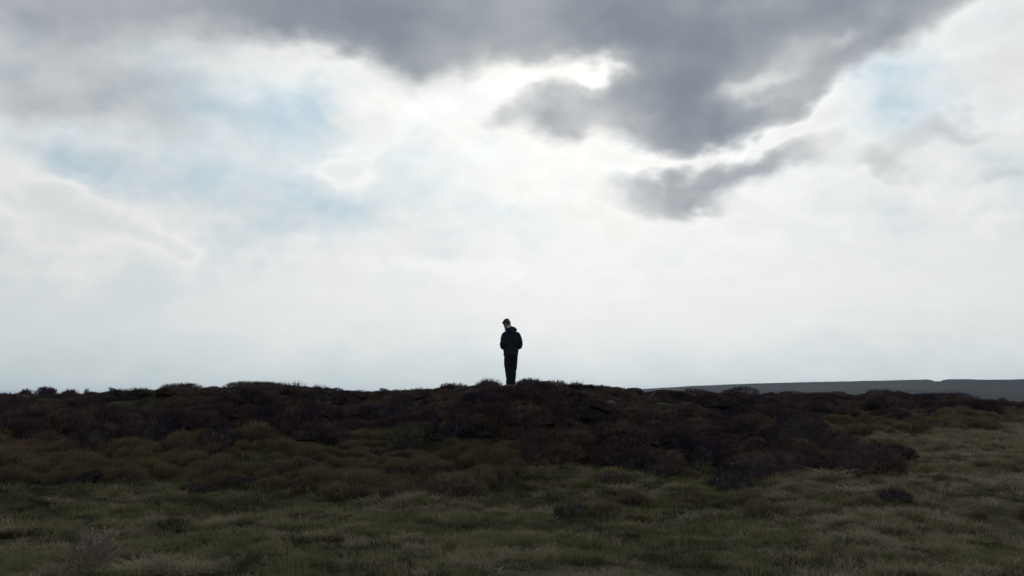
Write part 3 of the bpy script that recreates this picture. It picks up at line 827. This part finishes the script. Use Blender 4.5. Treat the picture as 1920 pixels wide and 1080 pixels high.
    tube(V, Fc, *curve([(-.075, -.085, 1.545), (-.02, -.108, 1.555), (.045, -.100, 1.55), (.095, -.055, 1.545)], [.024, .032, .033, .026]))
    tube(V, Fc, *curve([(-.085, -.105, 1.47), (-.04, -.135, 1.43), (.01, -.148, 1.405), (.055, -.138, 1.43), (.09, -.105, 1.465)], [(.03, .025), (.04, .03), (.046, .032), (.04, .03), (.03, .025)]))
    ball(V, Fc, (0, -.11, 1.47), .10, .045, .06)
    skin('hood', V, Fc, jack_m, root, 0.010, 2, 0.010, 12)
build_person()

# ------------------------------------------------------------------ single plants that stand out
def stems(seed, rx, ry, h, n, mat):
    r = np.random.default_rng(seed + 900); V, Fc = [], []
    for i in range(n):
        a = r.random() * 6.28; q = math.sqrt(r.random()) * 0.85
        e = Vector((math.cos(a) * rx * q, math.sin(a) * ry * q, h * (0.55 + 0.35 * r.random()) * math.sqrt(max(0.1, 1 - q * q))))
        b = Vector((math.cos(a) * rx * q * 0.25, math.sin(a) * ry * q * 0.25, -0.06))
        mid = b * 0.45 + e * 0.55 + Vector((r.normal(), r.normal(), -1)) * 0.02
        tube(V, Fc, [b, mid, e], [0.010, 0.007, 0.003], 5)
    return mesh_from('stems', V, Fc, mat)
def bush(kind, label, loc, w, h, seed, dp=0.85, mat='heather', dens=1.0, ln=0.12, wd=0.008, up=0.55, stray=0.06, flat=0.0, group=None, rz=0.0, cat=None, core=0.80):
    x, y, z = loc
    root = empty(kind, (x, y, z - 0.03), rz)
    tag(root, label, cat or kind.replace('_', ' '), group)
    rx, ry = w / 2, w / 2 * dp
    n = int(dens * (160 + 900 * (rx * ry + 0.5 * h * (rx + ry))))
    V, Fc, C, CF = shrub_parts(seed, rx, ry, h, n, ln, wd, up, stray, flat, core)
    link(bpy.data.objects.new('foliage', proto('foliage', V, Fc, M[mat], C, CF, M['heather_core']).data), root)
    link(bpy.data.objects.new('stems', stems(seed, rx, ry, h, 26, M['heather_core'])), root)
    return root
def crest_bush(kind, label, c, top, wpx, seed, off=0.0, **k):
    x, y = at_crest(c, off); z = tz(x, y); D = math.hypot(x, y)
    px = F / y
    ztop = CAM_H + y * (HORIZON - top) / F
    return bush(kind, label, (x, y, z), wpx / px, max(0.16, ztop - z + 0.02), seed, **k)
def slope_bush(kind, label, c, r, wpx, h, seed, **k):
    x, y = at_pixel(c, r)
    return bush(kind, label, (x, y, tz(x, y)), wpx * y / F, h, seed, **k)

CR = 'heather bushes standing up along the skyline'
crest_bush('heather_bush', 'small round heather bush alone on the skyline at far left', 46, 729, 25, 1, -0.4, group=CR, wd=.006, ln=.08, dens=1.5, stray=.1)
crest_bush('heather_bush', 'flat topped dark heather bush beside the small round one on the left skyline', 88, 725, 46, 2, -0.4, group=CR, flat=.6, dens=1.3, wd=.006)
crest_bush('heather_bush', 'ragged low heather bush just right of the flat topped bush', 130, 727, 42, 3, -0.5, group=CR, stray=.16, dens=1.0, wd=.006)
crest_bush('heather_bush', 'tiny sprig of heather in the gap on the left skyline', 163, 731, 18, 4, -0.4, group=CR, stray=.2, wd=.005, ln=.08)
crest_bush('heather_bush', 'low ragged heather hump left of the broad dome on skyline', 262, 726, 74, 5, -0.5, group=CR, stray=.14, wd=.006)
crest_bush('heather_bush', 'broad smooth dome of heather on the left skyline', 338, 718.5, 96, 6, -0.6, group=CR, flat=.5, dens=1.2, wd=.006, stray=.02)
crest_bush('heather_bush', 'small rounded heather hump between the two large domes on skyline', 400, 724, 54, 7, -0.6, group=CR, wd=.006)
crest_bush('heather_bush', 'largest and highest heather mound of the left skyline', 480, 715, 130, 8, -0.6, group=CR, flat=.6, dens=1.1, wd=.006, stray=.03)
crest_bush('heather_bush', 'open leggy heather with sky showing through its twigs', 552, 716.5, 66, 9, -0.3, group=CR, stray=.5, dens=.55, wd=.005, ln=.16, up=1.0, core=.45)
crest_bush('heather_bush', 'wispy heather clump ending the left skyline mound', 596, 721, 44, 10, -0.3, group=CR, stray=.4, dens=.6, wd=.005, ln=.13, up=1.0, core=.45)
crest_bush('heather_bush', 'low heather hump left of the person beyond the grassy tuft', 850, 719, 70, 11, -0.4, group=CR, stray=.15, wd=.006)
crest_bush('heather_hummock', 'bristly hummock close at the left of the standing person', 915, 709.5, 62, 12, -0.35, group=CR, stray=.35, ln=.13, wd=.005, up=1.0, dens=1.2, cat='heather')
crest_bush('heather_hummock', 'tall dark hummock touching the right side of the person', 994, 708.5, 62, 13, -0.5, group=CR, stray=.22, wd=.006, dens=1.2, up=.8, cat='heather')
crest_bush('heather_bush', 'heather bush next to the tall hummock right of the person', 1043, 713, 62, 14, -0.5, group=CR, stray=.15, wd=.006)
crest_bush('heather_bush', 'sparse twiggy heather against the sky, third bush right of the person', 1082, 716, 46, 15, -0.3, group=CR, stray=.45, dens=.6, wd=.005, ln=.15, up=1.0, core=.45)
crest_bush('heather_bush', 'rounded heather bush sloping down to the dip right of the person', 1112, 722, 44, 16, -0.4, group=CR, wd=.006)
crest_bush('heather_bush', 'long low heather bush where the far hill first shows', 1168, 727, 70, 17, -0.4, group=CR, flat=.4, wd=.006)
crest_bush('heather_bush', 'heather hump under the thin left end of the far hill', 1300, 730.5, 70, 18, -1.0, group=CR)
crest_bush('heather_bush', 'wide heather mound in front of the far hill, left of the tall dome', 1382, 728.5, 84, 19, -1.0, group=CR, flat=.4)
crest_bush('heather_bush', 'heather clump before the far hill, second left of the tall dome', 1490, 731, 80, 20, -1.0, group=CR)
crest_bush('heather_bush', 'dark heather bush left of the tall dome before the far hill', 1570, 732, 60, 21, -1.2, group=CR)
crest_bush('heather_bush', 'tall dome of heather reaching highest against the far hill', 1652, 730, 64, 22, -1.2, group=CR, flat=.4)
crest_bush('heather_bush', 'long flat heather bank in front of the far hill at right', 1760, 736, 150, 23, -1.2, group=CR, flat=.7, dp=.5)
crest_bush('heather_bush', 'small heather knob at the lower right end of the heather bank', 1878, 746, 26, 24, -1.0, group=CR)

SL = 'bushes on the bank below the skyline'
slope_bush('heather_bush', 'round blackish heather bush set alone in olive scrub at left', 293, 832, 72, .50, 31, group=SL)
slope_bush('heather_bush', 'smaller dark heather bush below and right of the round blackish one', 325, 848, 52, .28, 32, group=SL)
slope_bush('heather_bush', 'grey purple heather bush at the left edge of the olive scrub', 178, 836, 80, .36, 33, group=SL)
slope_bush('heather_bush', 'wide low dark heather bush in olive scrub, right of the round blackish one', 405, 838, 90, .34, 34, group=SL)
slope_bush('bilberry_bush', 'dark green leafy bush in the middle of the bank left of centre', 770, 838, 96, .42, 35, mat='grass_dark', ln=.09, wd=.012, group=SL)
slope_bush('heather_bush', 'largest blackish heather bush at right end of the dark bank', 1508, 838, 130, .75, 36, group=SL, dp=.7)
slope_bush('heather_bush', 'rusty topped heather mound below the blackish bush at right', 1440, 884, 200, .42, 37, group=SL, dp=.6)
slope_bush('heather_bush', 'brown heather mound ending the dark bank at right', 1620, 886, 130, .50, 38, group=SL, dp=.7)
slope_bush('heather_bush', 'greyish brown heather bush standing forward in pale grass', 1372, 916, 90, .30, 39, group=SL, dens=.8, stray=.2)
slope_bush('heather_bush', 'brown heather tuft in grass right of centre', 1148, 902, 100, .24, 40, group=SL, dens=.8, stray=.25, mat='bilberry')
slope_bush('heather_bush', 'small dark heather clump in the grass below the scrub', 728, 934, 44, .16, 41, group=SL, stray=.2)
slope_bush('heather_bush', 'russet heather clump at the lower edge of the scrub', 855, 918, 130, .30, 42, mat='bilberry', group=SL)
slope_bush('heather_bush', 'very dark heather clump filling a hollow in the right hand grass', 1676, 936, 80, .16, 43, dens=1.3, stray=.25, group=SL)
slope_bush('rush_clump', 'low blackish green rush clump in the left foreground grass', 322, 992, 74, .13, 44, mat='grass_dark', ln=.12, wd=.006, up=1.2, group=SL, cat='rushes')
slope_bush('rush_clump', 'dark green rush clump in the grass right of centre', 1075, 962, 84, .15, 45, mat='grass_dark', ln=.13, wd=.006, up=1.2, group=SL, cat='rushes')

def tussock(label, c, r, wpx, h, seed, n=240, mat='straw'):
    x, y = at_pixel(c, r); z = tz(x, y); w = wpx * y / F
    root = empty('grass_tussock', (x, y, z - 0.01)); tag(root, label, 'tussock', 'pale tussocks in the grass')
    V, Fc = tuft(seed, n, h, w * 0.36, 0.0032, 0.8, 0.9)
    link(bpy.data.objects.new('blades', mesh_from('blades', V, Fc, M[mat])), root)
    V, Fc = tuft(seed + 50, n // 3, h * 0.55, w * 0.40, 0.004, 0.6, 1.0)
    link(bpy.data.objects.new('green_shoots', mesh_from('green_shoots', V, Fc, M['grass'])), root)
tussock('straw coloured tussock at the bottom edge left of the dead shrub', 120, 1078, 90, .26, 501, 420)
tussock('pale tussock at the bottom edge right of the dead shrub', 262, 1078, 90, .32, 502, 420)
tussock('round straw tussock at the bottom edge, second right of the dead shrub', 340, 1082, 90, .32, 503, 420)
tussock('bleached tussock at the foot of the brown heather right of centre', 1160, 924, 44, .30, 504)
tussock('bright straw tussock in front of the dark bank at right', 1466, 938, 46, .26, 505)
tussock('tall pale tussock against the foot of the rusty mound', 1560, 898, 60, .40, 506)
tussock('pale tussock right of the tall one below the brown mound', 1592, 926, 56, .28, 507)
tussock('small bleached tussock at the left edge of the grass', 12, 998, 40, .16, 508)
tussock('straw tussock below the scrub at left', 108, 944, 40, .24, 509)
tussock('reddish straw tussock above the dark hollow at right', 1664, 908, 52, .30, 510)
tussock('yellow tussock low in the right foreground', 1660, 1026, 70, .20, 511)

def dead_shrub():
    x, y = at_pixel(180, 1068); z = tz(x, y); r = np.random.default_rng(77)
    root = empty('dead_shrub', (x, y, z)); tag(root, 'dry twiggy grey shrub with white fluffy tips in the bottom left foreground', 'shrub', None)
    V, Fc, S, SF = [], [], [], []
    for i in range(70):
        a = r.random() * 6.28; lean = 0.15 + 1.1 * r.random(); L = 0.22 + 0.20 * r.random()
        d = Vector((math.cos(a) * lean, math.sin(a) * lean, 1)).normalized()
        b = Vector((r.normal() * .05, r.normal() * .04, -.02)); m_ = b + d * L * .55 + Vector((r.normal(), r.normal(), 0)) * .015; e = b + d * L + Vector((0, 0, -.03 * lean))
        tube(V, Fc, [b, m_, e], [.005, .004, .0026], 4)
        for k in range(5):
            t = 0.45 + 0.5 * r.random(); p = m_.lerp(e, t)
            q = p + (d + Vector((r.normal(), r.normal(), r.normal() * .6)) * .8).normalized() * (0.05 + 0.06 * r.random())
            tube(V, Fc, [p, q], [.0026, .0018], 3)
            if r.random() < 0.02: S.append(q)
    link(bpy.data.objects.new('twigs', mesh_from('twigs', V, Fc, M['deadwood'])), root)
    ball(SF_v := [], SF, (0, 0, 0), 0.0055, .0055, .007, None, 6, 4)
    sm = mesh_from('seed_head', SF_v, SF, M['seed'])
    for q in S: link(bpy.data.objects.new('seed_head', sm), root).location = q
dead_shrub()

# ------------------------------------------------------------------ air
def build_haze():
    m = bpy.data.materials.new('haze_air'); m.use_nodes = True
    nt = m.node_tree; nt.nodes.clear()
    v = nt.nodes.new('ShaderNodeVolumePrincipled')
    v.inputs['Color'].default_value = (0.52, 0.74, 1.0, 1); v.inputs['Density'].default_value = 1.3e-4; v.inputs['Anisotropy'].default_value = 0.2
    o = nt.nodes.new('ShaderNodeOutputMaterial'); nt.links.new(v.outputs[0], o.inputs['Volume'])
    a, z0, z1 = 5200.0, -48.0, 32.0
    V = [(sx * a, sy * a, z) for z in (z0, z1) for sx, sy in ((-1, -1), (1, -1), (1, 1), (-1, 1))]
    Fc = [(0, 3, 2, 1), (4, 5, 6, 7), (0, 1, 5, 4), (1, 2, 6, 5), (2, 3, 7, 6), (3, 0, 4, 7)]
    ob = link(bpy.data.objects.new('haze', mesh_from('haze', V, Fc, m))); tag(ob, kind='stuff')
build_haze()
